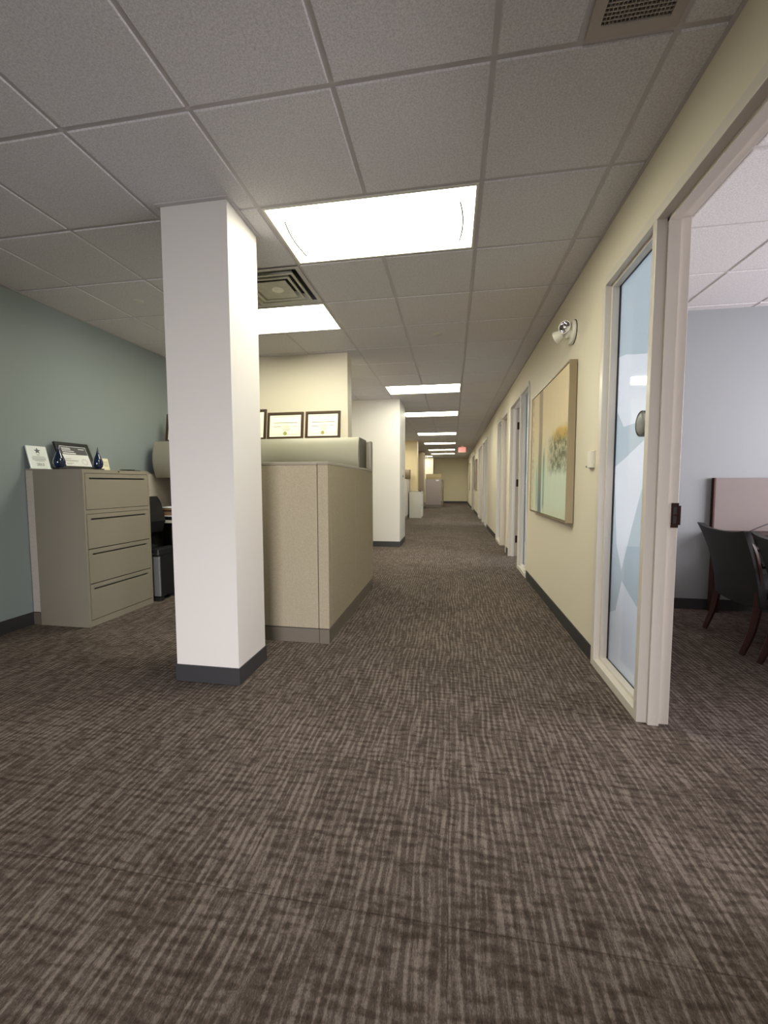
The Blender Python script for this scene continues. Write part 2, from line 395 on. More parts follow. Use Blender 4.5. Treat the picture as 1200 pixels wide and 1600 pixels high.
def jamb(bm, y0, y1, z0, z1, side):     # side +1: opening lies at +y of this jamb
    if abs(side) == 2: side = 9
    box(bm, FX0, FX1, y0, y1, z0, z1, bev=.002)
    s0, s1 = .947, .995
    if side in (1, 0): box(bm, s0, s1, y1-.001, y1+.018, z0, z1)
    if side in (-1, 0): box(bm, s0, s1, y0-.018, y0+.001, z0, z1)
def inside(p, poly):
    c = False; n = len(poly)
    for i in range(n):
        (x1, y1), (x2, y2) = poly[i], poly[(i+1) % n]
        if (y1 > p[1]) != (y2 > p[1]) and p[0] < (x2-x1)*(p[1]-y1)/(y2-y1)+x1: c = not c
    return c
def film_sheets(wd, polys, Y, lo, hi, bt, tp_):
    from mathutils.geometry import delaunay_2d_cdt
    vs = [(lo, bt), (hi, bt), (hi, tp_), (lo, tp_)]; es = [(0, 1), (1, 2), (2, 3), (3, 0)]
    for P in polys:
        k0 = len(vs); vs += P; es += [(k0+i, k0+(i+1) % len(P)) for i in range(len(P))]
    V, E, F, *_ = delaunay_2d_cdt([Vector(v) for v in vs], es, [], 0, 1e-6)
    for nm, m, want in (('tinted_film', 'frost', False), ('etched_film', 'film', True)):
        bm = bmesh.new(); cache = {}
        for f in F:
            c = sum((V[i] for i in f), Vector((0, 0)))/len(f)
            if any(inside(c, P) for P in polys) != want: continue
            for i in f:
                if i not in cache: cache[i] = bm.verts.new((.9875, Y(V[i][0]), V[i][1]))
            bm.faces.new([cache[i] for i in f])
        o = obj(nm, bm, m, wd); o['label'] = 'whiter angular frosted shapes' if want else 'pale blue frosted film'
for n, ((d0, d1, _), (a, b)) in enumerate(zip(doors, groups), 1):
    bm = bmesh.new()
    near_is_group = abs(d0-.05-a) < .03 or (d0-a) < .1
    y0 = a if (d0-a) < .1 else d0-.04
    y1 = b if (b-d1) < .1 else d1+.04
    if (d0-a) < .1: jamb(bm, a, d0, 0, DZ, 1)
    else: jamb(bm, d0-.038, d0, 0, DZ, 1)
    if (b-d1) < .1: jamb(bm, d1, b, 0, DZ, -1)
    else: jamb(bm, d1, d1+.038, 0, DZ, -1)
    box(bm, FX0, FX1, y0, y1, DZ, DZ+.05, bev=.002)
    box(bm, .947, .995, d0, d1, DZ-.018, DZ+.001)
    dr = struct('door_%d' % n, bm, 'trim')
    if n == 1:
        sp = obj('strike_plate', BB((1.016, 1.047, d1-.0035, d1+.001, .962, 1.078), (1.044, 1.056, d1-.004, d1+.03, .975, 1.066)), 'bronze', dr)
        sp['label'] = 'dark bronze strike plate'
        for zq in (1.025, .982): obj('latch_hole', BB((1.023, 1.038, d1-.0045, d1-.003, zq, zq+.034)), 'slot', sp)
    if n == 2:      # leaf swung into the office, hinged on the far jamb
        lf = obj('door_leaf', BB((1.06, 1.94, d1-.05, d1-.006, .012, DZ-.008)), 'doorleaf', dr)
        for z in (.28, 1.18, 2.08):
            hb = BB((1.010, 1.052, d1-.005, d1+.001, z-.057, z+.057)); tube(hb, [(1.056, d1-.008, z-.057), (1.056, d1-.008, z+.057)], .008, 8)
            h = obj('hinge', hb, 'bronze', dr)
    elif n in (3, 5):
        lf = obj('door_leaf', BB((1.0, 1.043, d0+.004, d1-.004, .012, DZ-.008)), 'doorleaf', dr)
        hb = bmesh.new(); yk = d0+.07
        tube(hb, [(1.0, yk, 1.02), (.945, yk, 1.02), (.94, yk+.02, 1.02), (.94, yk+.12, 1.02)], .009, 8)
        lathe(hb, [(0, -.006), (.03, -.006), (.03, .0), (0, 0)], 16, Matrix.Translation((1.0, yk, 1.02)) @ Matrix.Rotation(PI/2, 4, 'Y'))
        obj('lever_handle', hb, 'bronze', lf, True)
for n, ((w0, w1), (a, b)) in enumerate(zip(wins, groups), 1):
    bm = bmesh.new()
    zs = .048
    y0 = a if (w0-a) < .1 else w0-.003
    y1 = b if (b-w1) < .1 else w1+.003
    if (w0-a) < .1: jamb(bm, a, w0, 0, DZ, 2)
    if (b-w1) < .1: jamb(bm, w1, b, 0, DZ, 2)
    box(bm, FX0, FX1, w0-.003, w1+.003, DZ, DZ+.05, bev=.0015)
    box(bm, FX0, FX1, w0-.002, w1+.002, 0, zs, bev=.0015)
    for (x0, x1) in ((.938, .976), (.994, 1.026)):
        for bx in rf(w0-.0005, w1+.0005, zs-.0005, DZ+.0005, .0185, x0, x1, 'x'): box(bm, *bx)
    wd = struct('window_%d' % n, bm, 'trim')
    g = obj('pane', BB((.982, .986, w0+.004, w1-.004, zs+.008, DZ-.008)), 'clear', wd)
    obj('gasket', BB(*rf(w0+.0175, w1-.0175, zs+.0175, DZ-.0175, .003, .9762, .9818, 'x')), 'black', wd)
    sc = (w1-w0)/.59
    def Y(v): return w0+(v-2.15)*sc
    lo, hi, bt, tp_ = 2.1535, 2.7365, zs+.008, DZ-.008
    P1 = [(lo, 1.80), (2.25, 1.81), (2.35, 1.838), (2.50, 1.878), (2.62, 1.915), (hi, 1.93), (hi, 1.62), (2.62, 1.50), (lo, 1.50)]
    P2 = [(lo, 1.46), (2.34, 1.40), (2.60, 1.31), (hi, 1.27), (2.66, .80), (2.575, .66), (2.46, .92), (2.34, 1.17), (lo, 1.40)]
    P3 = [(2.565, .60), (2.46, .55), (2.34, .50), (lo, .44), (lo, bt), (hi, bt), (hi, .36), (2.64, .40)]
    film_sheets(wd, (P1, P2, P3), Y, lo, hi, bt, tp_)
# round disc beside the mullion on the first pane
t = thing('round_disc_sign', (.9815, 2.33, 1.47), 'small round silver disc with dark rim fixed to frosted glass beside nearest doorway', 'sign')
mx = Matrix.Translation((.9815, 2.31, 1.475)) @ Matrix.Rotation(-PI/2, 4, 'Y')
bm = bmesh.new(); lathe(bm, [(0, 0), (.066, 0), (.066, .03), (.061, .03)], 40, mx); obj('rim', bm, 'black', t, True)
bm = bmesh.new(); lathe(bm, [(0, .034), (.03, .034), (.055, .031), (.0612, .027), (.0612, .02)], 40, mx); obj('face', bm, 'silver', t, True)

# ------------------------------------------------------------------ offices behind the right wall
struct('wall_outer', BB(*[(OX, OX+.2, a, b, 0, CZ+.12) for a, b in ((YB, .4), (3.6, 4.6), (6.4, 7.6), (9.4, 10.4), (12.4, 13.2), (15.4, 16.2), (18.6, YE))],
   *[(OX, OX+.2, a, b, 0, .7) for a, b in ((.4, 3.6), (4.6, 6.4), (7.6, 9.4), (10.4, 12.4), (13.2, 15.4), (16.2, 18.6))],
   *[(OX, OX+.2, a, b, 2.45, CZ+.12) for a, b in ((.4, 3.6), (4.6, 6.4), (7.6, 9.4), (10.4, 12.4), (13.2, 15.4), (16.2, 18.6))]), 'wall')
IX = WX+WT
for i, yy in enumerate((-1.2, 4.17, 7.0, 10.0, 12.86, 16.0, 19.6), 1):
    o = struct('wall_office_%d' % i, BB((IX, OX, yy, yy+.1, 0, CZ+.12)), 'office_wall' if i in (1, 2) else 'wall')
struct('baseboard_office', BB((IX, OX, 4.162, 4.17, 0, .1)), 'base')
for i, (a, b) in enumerate(((.4, 3.6), (4.6, 6.4), (7.6, 9.4)), 7):
    m = (a+b)/2
    wd = struct('window_%d' % i, BB((OX+.02, OX+.12, a, b, .7, .76), (OX+.02, OX+.12, a, b, 2.39, 2.45), *[(OX+.02, OX+.12, q-.03, q+.03, .76, 2.39) for q in (a+.03, m, b-.03)]), 'trim')
    obj('pane', BB((OX+.06, OX+.066, a+.05, b-.05, .76, 2.39)), 'clear', wd)
    obj('sill', BB((OX-.08, OX+.02, a-.03, b+.03, .68, .70)), 'worktop', wd)

# ------------------------------------------------------------------ suspended ceilings
lights = [(-2, 1), (-4, 3), (-2, 8), (-2, 12), (-2, 18), (-2, 23), (-2, 28), (-2, 32), (-4, 35), (-5, 6), (-5, 19)]   # cell i, row j; two cells wide in x
def cellx(i): return GX+i*T
def celly(j): return GY+j*T
holes = set()
for i, j in lights: holes |= {(i, j), (i+1, j)}
HV = (-3, 2); HV_x = (cellx(-3), cellx(-2)); HV_y = (celly(2), celly(3)); holes.add(HV)
RG = (0, -1)
def ceiling(name, x0, x1, y0, y1, holes, part=None):
    tb = bmesh.new(); gb = bmesh.new()
    i0 = math.floor((x0-GX)/T); i1 = math.ceil((x1-GX)/T); j0 = math.floor((y0-GY)/T); j1 = math.ceil((y1-GY)/T)
    e = .0145; zt = CZ+.009
    for i in range(i0, i1):
        for j in range(j0, j1):
            a, b, c, d = max(cellx(i), x0), min(cellx(i+1), x1), max(celly(j), y0), min(celly(j+1), y1)
            if b-a < .03 or d-c < .03 or (i, j) in holes: continue
            if part and (i, j) == part[0]: b = part[1]
            vo = [tb.verts.new(v) for v in ((a+.008, c+.008, zt), (b-.008, c+.008, zt), (b-.008, d-.008, zt), (a+.008, d-.008, zt))]
            vi = [tb.verts.new(v) for v in ((a+e, c+e, CZ), (b-e, c+e, CZ), (b-e, d-e, CZ), (a+e, d-e, CZ))]
            tb.faces.new(list(reversed(vi)))
            for q in range(4): tb.faces.new((vo[q], vo[(q+1) % 4], vi[(q+1) % 4], vi[q]))
    hw = .0125; z0, z1 = CZ+.006, CZ+.03
    for i in range(i0, i1+1):                       # bars running away from the camera
        x = cellx(i)
        if x < x0-.001 or x > x1: continue
        y = y0
        for j in range(j0, j1):
            c, d = max(celly(j), y0), min(celly(j+1), y1)
            if (i-1, j) in holes and (i, j) in holes and any(l == (i-1, j) for l in lights): continue
            if d > c: box(gb, x-hw, x+hw, c, d, z0, z1)
    for j in range(j0, j1+1):
        y = celly(j)
        if y < y0 or y > y1: continue
        box(gb, x0, x1, y-hw, y+hw, z0-.0004, z1)
    if part: box(gb, part[1]-.012, part[1]+.012, celly(part[0][1]), celly(part[0][1]+1), z0, z1)
    bmesh.ops.recalc_face_normals(gb, faces=gb.faces)
    c = struct(name, tb, 'tile')
    g = obj('ceiling_grid', gb, 'tbar', c)
    return c
ceil = ceiling('ceiling', LX, WX, YB, YE, holes, (RG, cellx(1)-.315))
ceiling('ceiling_office', IX, OX, YB, YE, set())
struct('ceiling_deck', BB((-3.7, OX+.2, YB-.2, YE+.2, CZ+.20, CZ+.32)), 'concrete')

# troffers
names = {(-2, 1): 'nearest large bright ceiling troffer, just right of the square column top',
 (-4, 3): 'bright ceiling troffer partly behind the column, beside the square air diffuser',
 (-2, 8): 'third bright ceiling troffer down the corridor, with blank tiles between it and the nearest one',
 (-2, 12): 'bright ceiling troffer level with the corner of the pale jutting wall',
 (-2, 18): 'thin bright troffer seen beyond the pale jutting wall, first of the four far ones',
 (-2, 23): 'thin bright troffer, second of the four far ones over the corridor',
 (-2, 28): 'thin bright troffer, third of the four far ones, just above the exit sign level',
 (-2, 32): 'thin bright troffer nearest the far end wall, last of the corridor row',
 (-4, 35): 'short visible sliver of bright troffer at far left by the end wall',
 (-5, 6): 'ceiling troffer in the bay between the yellow wall and pale jutting wall',
 (-5, 19): 'ceiling troffer in the left bay behind the pale jutting wall, lighting the yellow column'}
for (i, j) in lights:
    x0, x1, y0, y1 = cellx(i)+.012, cellx(i+2)-.012, celly(j)+.012, celly(j+1)-.012
    t = thing('ceiling_light', ((x0+x1)/2, (y0+y1)/2, CZ), names[(i, j)], 'light', 'recessed ceiling troffers')
    f = .014
    obj('housing', BB(*rf(x0, x1, y0, y1, f, CZ-.001, CZ+.1, 'z'), (x0, x1, y0, y1, CZ+.1, CZ+.108)), 'diffuser_white', t)
    # gently vaulted lens
    bm = bmesh.new(); n = 10; prof = []
    for q in range(n+1):
        u = q/n; prof.append((y0+f+.002+u*(y1-y0-2*f-.004), CZ+.030-.022*math.sin(PI*u)))
    prof += [(y1-f-.002, CZ+.04), (y0+f+.002, CZ+.04)]
    prism(bm, prof, x0+f+.002, x1-f-.002, 'x'); obj('diffuser', bm, 'lamp', t)
    for sx, xx in ((1, x0+.075), (-1, x1-.075)):
        bm = bmesh.new()
        pts = [(xx+sx*.045*(1-math.sin(PI*(.2+.6*q/8))), y0+.11+(y1-y0-.22)*q/8, CZ+.002) for q in range(9)]
        tube(bm, [Vector(q_)-Vector((0, 0, .012)) for q_ in pts], .005, 6)
        obj('lens_clip', bm, 'lamptrim', t)

# square supply diffuser
x0, x1 = HV_x; y0, y1 = HV_y; xm, ym = (x0+x1)/2, (y0+y1)/2
t = thing('air_diffuser', (xm, ym, CZ), 'square louvred air diffuser in ceiling between the two nearest lights', 'vent')
bm = bmesh.new()
def ring(bm, h0, z0, h1, z1, th=.002):
    a = [bm.verts.new((xm+sx*h0, ym+sy*h0, z0)) for sx, sy in ((-1,-1),(1,-1),(1,1),(-1,1))]
    b = [bm.verts.new((xm+sx*h1, ym+sy*h1, z1)) for sx, sy in ((-1,-1),(1,-1),(1,1),(-1,1))]
    for q in range(4): bm.faces.new((a[q], a[(q+1) % 4], b[(q+1) % 4], b[q]))
ring(bm, .296, CZ, .262, CZ); ring(bm, .262, CZ, .256, CZ+.012); obj('frame', bm, 'tbar', t)
bm = bmesh.new(); ring(bm, .256, CZ+.012, .25, CZ+.09); box(bm, xm-.26, xm+.26, ym-.26, ym+.26, CZ+.09, CZ+.1); obj('throat', bm, 'ventdark', t)
for h0, h1 in ((.232, .205), (.182, .155)):
    bm = bmesh.new(); ring(bm, h0, CZ-.012, h1, CZ+.035); ring(bm, h0, CZ-.012, h0-.022, CZ-.010); ring(bm, h0-.022, CZ-.010, h1-.02, CZ+.036); obj('louvre', bm, 'vent', t)
bm = bmesh.new(); box(bm, xm-.135, xm+.135, ym-.135, ym+.135, CZ-.014, CZ-.008, bev=.002); cp = obj('centre_plate', bm, 'vent', t)
bm = bmesh.new(); lathe(bm, [(0, -.004), (.012, -.004), (.016, -.002), (.045, -.002), (.05, .002)], 24, Matrix.Translation((xm+.02, ym-.01, CZ-.014))); obj('balance_knob', bm, 'plastic', cp, True)

# return grille
gx0, gx1 = cellx(1)-.305, cellx(1)-.012; gy0, gy1 = celly(-1)+.012, celly(0)-.012
t = thing('return_air_grille', ((gx0+gx1)/2, (gy0+gy1)/2, CZ), 'dark eggcrate return grille in ceiling at the top right above the doorway', 'vent')
fw = .038
obj('frame', BB((gx0, gx1, gy0, gy0+fw, CZ-.004, CZ+.012), (gx0, gx1, gy1-fw, gy1, CZ-.004, CZ+.012), (gx0, gx0+fw, gy0+fw, gy1-fw, CZ-.004, CZ+.012), (gx1-fw, gx1, gy0+fw, gy1-fw, CZ-.004, CZ+.012)), 'grille', t)
bm = bmesh.new(); n = 17
for q in range(1, n):
    x = gx0+fw+(gx1-gx0-2*fw)*q/n; box(bm, x-.0009, x+.0009, gy0+fw, gy1-fw, CZ, CZ+.012)
n = 39
for q in range(1, n):
    yq = gy0+fw+(gy1-gy0-2*fw)*q/n; box(bm, gx0+fw, gx1-fw, yq-.0009, yq+.0009, CZ+.0002, CZ+.0118)
obj('eggcrate', bm, 'grille', t)
obj('duct', BB((gx0+fw-.005, gx1-fw+.005, gy0+fw-.005, gy1-fw+.005, CZ+.12, CZ+.13), (gx0+fw-.006, gx0+fw, gy0+fw, gy1-fw, CZ+.012, CZ+.12), (gx1-fw, gx1-fw+.006, gy0+fw, gy1-fw, CZ+.012, CZ+.12), (gx0+fw, gx1-fw, gy0+fw-.006, gy0+fw, CZ+.012, CZ+.12), (gx0+fw, gx1-fw, gy1-fw, gy1-fw+.006, CZ+.012, CZ+.12)), 'ventdark', t)

# sprinkler cover plates
for (x, y, lab) in ((-.16, 4.36, 'small round sprinkler cover in ceiling tile over the corridor centre'), (-2.62, 3.17, 'small round sprinkler cover in ceiling left of the square column')):
    bm = bmesh.new(); lathe(bm, [(0, -.006), (.036, -.006), (.042, -.003), (.042, .0)], 28, Matrix.Translation((x, y, CZ)))
    tag(obj('sprinkler_cover', bm, 'diffuser_white', None, True), lab, 'sprinkler')

# ------------------------------------------------------------------ exit sign
t = thing('exit_sign', (.39, 17.0, 2.42), 'red lit EXIT sign hanging under ceiling near corridor end', 'sign')
obj('sign_housing', BB((.235, .545, 17.0, 17.05, 2.435, 2.655), bev=.006), 'plastic', t)
obj('mount', BB((.33, .45, 16.99, 17.06, 2.655, CZ-.002)), 'plastic', t)
obj('lit_face', BB((.245, .535, 16.994, 17.0, 2.445, 2.645)), 'exitface', t)
bm = textmesh('EXIT', .19, .001); bm.transform(Matrix.Translation((.39, 16.992, 2.545)) @ Matrix.Rotation(PI/2, 4, 'X') @ Matrix.Scale(.72, 4, (1, 0, 0)) @ Matrix.Scale(1.0, 4)); obj('letters', bm, 'exitletter', t)

# ------------------------------------------------------------------ wall mounted things on the right
t = thing('framed_painting', (.87, 4.035, .87), 'large abstract canvas of yellow and grey-green brushwork in champagne frame on right wall', 'painting')
ay0, ay1, az0, az1 = 3.305, 4.765, .868, 2.093; fx = .858; ft = .012
obj('frame', BB(*rf(ay0, ay1, az0, az1, ft, fx, WX-.006, 'x')), 'artframe', t)
obj('canvas', BB((fx+.006, WX-.01, ay0+ft+.004, ay1-ft-.004, az0+ft+.004, az1-ft-.004)), 'art', t)
t = thing('thermostat', (WX, 2.90, 1.27), 'small white wall thermostat between the painting and nearest window', 'thermostat')
obj('base_plate', BB((WX-.006, WX, 2.865, 2.965, 1.268, 1.385), bev=.002), 'plastic', t)
obj('cover', BB((WX-.026, WX-.006, 2.872, 2.945, 1.273, 1.382), bev=.003), 'plastic', t)
obj('slider', BB((WX-.029, WX-.006, 2.95, 2.96, 1.276, 1.288)), 'silver', t)

def emergency_light(c, lab, s=1.0, outdir=-1):
    t = thing('emergency_light', c, lab, 'light')
    x, y, z = c; base = Matrix.Translation(c) @ Matrix.Rotation(outdir*PI/2, 4, 'Y') @ Matrix.Scale(s, 4)
    bm = bmesh.new(); lathe(bm, [(0, 0), (.088, 0), (.088, .02), (.082, .028), (.05, .034), (.045, .055), (.03, .066), (0, .068)], 40, base); obj('base', bm, 'plastic', t, True)
    bm = bmesh.new(); lathe(bm, [(.0885, .0), (.0905, .0), (.0905, .006), (.0885, .006)], 40, base); obj('gasket', bm, 'slot', t, True)
    for k, (dx, dy, dz, ax) in enumerate(((-.075, -.035, .028, Vector((-.75, -.9, -.05))), (-.115, .03, -.022, Vector((-.8, .7, -.35))))):
        ax.x *= -outdir; ax.normalize(); q = Vector((0, 0, 1)).rotation_difference(ax).to_matrix().to_4x4()
        m = Matrix.Translation((x+(-outdir)*dx*s, y+dy*s, z+dz*s)) @ q @ Matrix.Scale(s, 4)
        bm = bmesh.new(); lathe(bm, [(0, -.05), (.018, -.048), (.036, -.03), (.046, 0), (.047, .012), (.042, .012), (.041, .004)], 32, m)
        tube(bm, [(x+(-outdir)*-.05*s, y, z), m @ Vector((0, 0, -.03))], .013*s, 10)
        hd = obj('lamp_head', bm, 'plastic', t, True)
        bm = bmesh.new(); lathe(bm, [(.041, .006), (.034, -.01), (.022, -.024), (.0, -.03)], 32, m); lathe(bm, [(.0, .004), (.009, .0), (.011, -.015)], 16, m)
        obj('reflector', bm, 'chrome', hd, True)
emergency_light((WX, 3.44, 2.335), 'white two-headed emergency light high on right wall above the painting')
emergency_light((-1.30, 19.7, 2.42), 'tiny far emergency light high on the shaded wall beyond the yellow column', 1.0, 1)

t = thing('light_switch', (-.95, 7.94, 1.2), 'white light switch on corridor side of pale jutting wall', 'switch')
obj('wall_plate', BB((-.95, -.944, 7.90, 7.98, 1.34, 1.46), bev=.001), 'plastic', t)
obj('toggle', BB((-.944, -.93, 7.935, 7.945, 1.39, 1.41)), 'plastic', t)
obj('key_box', BB((-.95, -.93, 7.92, 7.96, 1.30, 1.335), bev=.002), 'silver', t)
for (y0, y1, z0, z1, lab) in ((15.5, 16.75, .95, 2.08, 'dark-framed picture on right wall in the far corridor, nearer of two'), (21.5, 22.6, .85, 2.2, 'pale-framed narrow picture on right wall nearest the far end wall')):
    t = thing('wall_picture', (WX, (y0+y1)/2, z0), lab, 'picture')
    obj('frame', BB(*rf(y0, y1, z0, z1, .03, WX-.05, WX, 'x')), 'artframe', t)
    obj('print', BB((WX-.035, WX-.002, y0+.03, y1-.03, z0+.03, z1-.03)), 'tack' if y0 < 20 else 'paper', t)

# ------------------------------------------------------------------ cubicle by the column
PZ = 1.328
def panel_run(name, loc, lab, pieces, cap, kick, extra=None, fm='fabric', cat='partition', group=None):
    t = thing(name, loc, lab, cat, group)
    for p in pieces: obj('fabric_panel', B(*p, bev=.004), fm, t)
    obj('top_cap', BB(*cap, bev=.002), 'capmetal', t)
    obj('kick_plate', BB(*kick, bev=.002), 'kick', t)
    if extra: obj('core_frame', BB(*extra), 'slot', t)
    return t
xa, xb = -.951, -.873; yf = 2.818
panel_run('cubicle_partition', (-1.4, yf+.035, 0), 'low oatmeal fabric partition facing the camera beside the square column', [(-1.75, xa-.004, yf, yf+.068, .112, PZ-.02)],
  [(-1.75, xa-.001, yf-.002, yf+.07, PZ-.02, PZ)], [(-1.75, xa-.001, yf+.002, yf+.066, .0, .107)], [(-1.74, xa-.002, yf+.006, yf+.062, .05, PZ-.02)])
panel_run('cubicle_partition', (-.91, 3.6, 0), 'long low oatmeal fabric partition running along the corridor side', [(xa, xb, yf, yf+.078, .112, PZ-.02), (xa+.004, xb, yf+.080, 3.658, .112, PZ-.02), (xa+.004, xb, 3.662, 4.46, .112, PZ-.02)],
  [(xa, xb+.001, yf-.002, 4.46, PZ-.02, PZ)], [(xa+.002, xb-.001, yf, 4.455, .0, .107)], [(xa+.008, xb-.006, yf+.006, 4.45, .05, PZ-.02)])
bz0, bz1 = 1.243, 1.655
panel_run('cubicle_partition', (-2.2, 4.58, 0), 'tall rear cubicle partition carrying the overhead bins', [(LX+.075, -.915, 4.55, 4.61, .112, bz1-.03)],
  [(LX+.075, -.915, 4.548, 4.612, bz1-.03, bz1-.012), (-.915, -.895, 4.50, 4.612, .107, bz1-.012)], [(LX+.075, -.9, 4.552, 4.608, 0, .107)])
panel_run('cubicle_partition', (LX+.04, 3.7, 0), 'narrow cream-edged partition against the blue wall behind filing cabinet', [(LX+.004, LX+.072, 2.842, 4.545, .105, 1.285)],
  [(LX+.003, LX+.073, 2.84, 4.546, 1.285, 1.297)], [(LX+.003, LX+.073, 2.838, 4.546, 0, .1)], fm='fabricgrey')

def bin_unit(x0, x1, y, lab, z0=bz0, z1=bz1, depth=.345, fr='bin', flip=False):
    t = thing('overhead_bin', ((x0+x1)/2, y+depth/2, z0), lab, 'cabinet', 'overhead storage bins')
    yb = y+depth
    prof = []
    for q in range(13):
        u = q/12; prof.append((y-.05*math.sin(PI*u)**.85, z1-(z1-z0)*u))
    bm = bmesh.new(); prism(bm, prof+[(y+.016, z0), (y+.016, z1)], x0+.004, x1-.004, 'x'); obj('door', bm, fr, t, True)
    bm = bmesh.new(); box(bm, x0+.012, x1-.012, y+.018, yb, z0+.004, z1-.004); obj('body', bm, fr, t)
    for s, xx in ((0, x0), (1, x1)):
        bm = bmesh.new(); box(bm, xx-.012 if s else xx, xx if s else xx+.012, y+.018, yb-.002, z0, z1); e = obj('end_panel', bm, 'binend', t)
    return t
bin_unit(-2.09, -.955, 4.20, 'champagne overhead bin with curved door right of the square column')
bin_unit(-3.335, -2.11, 4.20, 'grey overhead bin with curved door left of the square column, above the desk')

# framed certificates standing on the bins
def certificate(x0, x1, h, y, lab, lean=.13, yaw=0, lines=True, grp='framed certificates on the overhead bins', z=bz1, mat_f='cert_frame', seed=1):
    w = x1-x0; t = thing('framed_certificate', ((x0+x1)/2, y, z), lab, 'certificate', grp)
    mx = Matrix.Translation(((x0+x1)/2, y, z+.005)) @ Matrix.Rotation(yaw, 4, 'Z') @ Matrix.Rotation(-lean, 4, 'X')
    f = .024; d = .022; a = w/2
    bm = BB((-a, a, 0, d, 0, f), (-a, a, 0, d, h-f, h), (-a, -a+f, 0, d, f, h-f), (a-f, a, 0, d, f, h-f)); fr = obj('frame', bm, mat_f, t, mtx=mx)
    obj('paper', BB((-a+f, a-f, .008, d, f, h-f)), 'paper', t, mtx=mx)
    bm = BB((-a+f, -a+f+.004, .005, d, f, h-f), (a-f-.004, a-f, .005, d, f, h-f), (-a+f, a-f, .005, d, f, f+.004), (-a+f, a-f, .005, d, h-f-.004, h-f)); obj('inner_moulding', bm, 'black', t, mtx=mx)
    bm = bmesh.new()
    def ln(u0, u1, v, th=.004): box(bm, -a+u0*w, -a+u1*w, .0068, .0082, v*h, v*h+th)
    ln(.14, .86, .84, .0025); ln(.18, .84, .60, .007); ln(.17, .38, .46, .006); ln(.70, .84, .47, .005)
    for q in range(5): ln(.44, .44+.2*(1-.1*(q % 3)), .50-.045*q, .0035)
    for sx in (.10, .90): box(bm, -a+sx*w, -a+sx*w+.002, .0068, .0082, .18*h, .84*h)
    ln(.10, .90, .18, .002)
    obj('printed_lines', bm, 'ink', t, mtx=mx)
    bm = bmesh.new(); lathe(bm, [(0, .004), (.019, .004), (.021, 0)], 18, Matrix.Translation((0, .008, .22*h)) @ Matrix.Rotation(PI/2, 4, 'X')); obj('seal', bm, 'seal', t, mtx=mx)
    bm = BB((-.02, .02, d, d+.005, 0, h*.75)); me = rotm('X', .38, (0, d, h*.75)); bm.transform(me); obj('easel_back', bm, 'black', t, mtx=mx)
    return t
certificate(-1.575, -1.185, .297, 4.27, 'bronze-framed certificate, rightmost on the bin beside the yellow wall')
certificate(-2.015, -1.60, .297, 4.27, 'bronze-framed certificate in the middle, between its two neighbours')
certificate(-2.50, -2.045, .345, 4.30, 'taller framed certificate cut off by the column, left of the other two')
certificate(-3.30, -2.90, .33, 4.33, 'framed certificate edge on the grey bin left of the column')

# desk area behind the filing cabinet
t = thing('corner_desk', (-2.4, 4.2, 0), 'pale-topped desk behind the filing cabinet, left of the column', 'desk')
obj('worktop', B(-3.375, -.96, 4.05, 4.545, .742, .772, bev=.004), 'worktop', t)
for q in (-3.37, -.99): obj('support_panel', BB((q, q+.025, 4.1, 4.54, 0, .742)), 'pedestal', t)
t = thing('pedestal_drawers', (-2.85, 4.25, 0), 'dark grey drawer pedestal under the pale desk', 'drawer unit')
obj('body', BB((-3.08, -2.62, 4.10, 4.52, .0, .741)), 'pedestal', t)
for a, b in ((.04, .26), (.27, .49), (.50, .71)): 
    d = obj('drawer', B(-3.075, -2.625, 4.08, 4.10, a, b, bev=.003), 'pedestal', t); obj('pull', BB((-3.06, -2.64, 4.074, 4.081, b-.022, b-.01)), 'slot', d)
tr = thing('paper_tray', (-3.1, 4.1, .772), 'flat black paper tray topped with white sheets on the pale desk', 'tray')
obj('tray', BB((-3.33, -2.9, 4.07, 4.28, .773, .812)), 'black', tr); obj('sheets', BB((-3.325, -2.905, 4.065, 4.27, .813, .823)), 'whitepaper', tr)
t = thing('cardboard_box', (-3.1, 4.1, .823), 'brown cardboard box lying on the paper tray with white papers on it', 'box')
obj('carton', B(-3.32, -2.92, 4.08, 4.28, .824, .905, bev=.003), 'cardboard', t)
obj('printed_mark', BB((-3.2, -3.02, 4.078, 4.081, .868, .884)), 'cert_frame', t)
bm = bmesh.new(); box(bm, -3.2, -2.95, 4.08, 4.26, .906, .913); box(bm, -3.18, -2.93, 4.09, 4.25, .913, .918, mtx=rotm('Z', .15, (-3.05, 4.1, 0))); tag(obj('loose_papers', bm, 'whitepaper'), 'loose white papers on top of the brown cardboard box', 'papers')
bm = bmesh.new(); box(bm, -3.14, -3.128, 4.30, 4.43, .94, 1.20, mtx=rotm('Y', -.12, (-3.13, 4.3, .9)))
bm2 = BB((-3.14, -2.9, 4.28, 4.44, .92, .925), (-2.91, -2.9, 4.28, 4.44, .92, 1.16))
fh = thing('magazine_file', (-3.02, 4.35, .772), 'white leaning magazine file edge under the grey bin', 'file holder')
obj('side', bm, 'whitepaper', fh); obj('rack', BB((-3.15, -2.88, 4.29, 4.44, .773, .92), bev=.002), 'pedestal', fh); obj('folders', BB((-3.09, -2.95, 4.30, 4.43, .921, 1.14)), 'tack', fh); bm2.free()

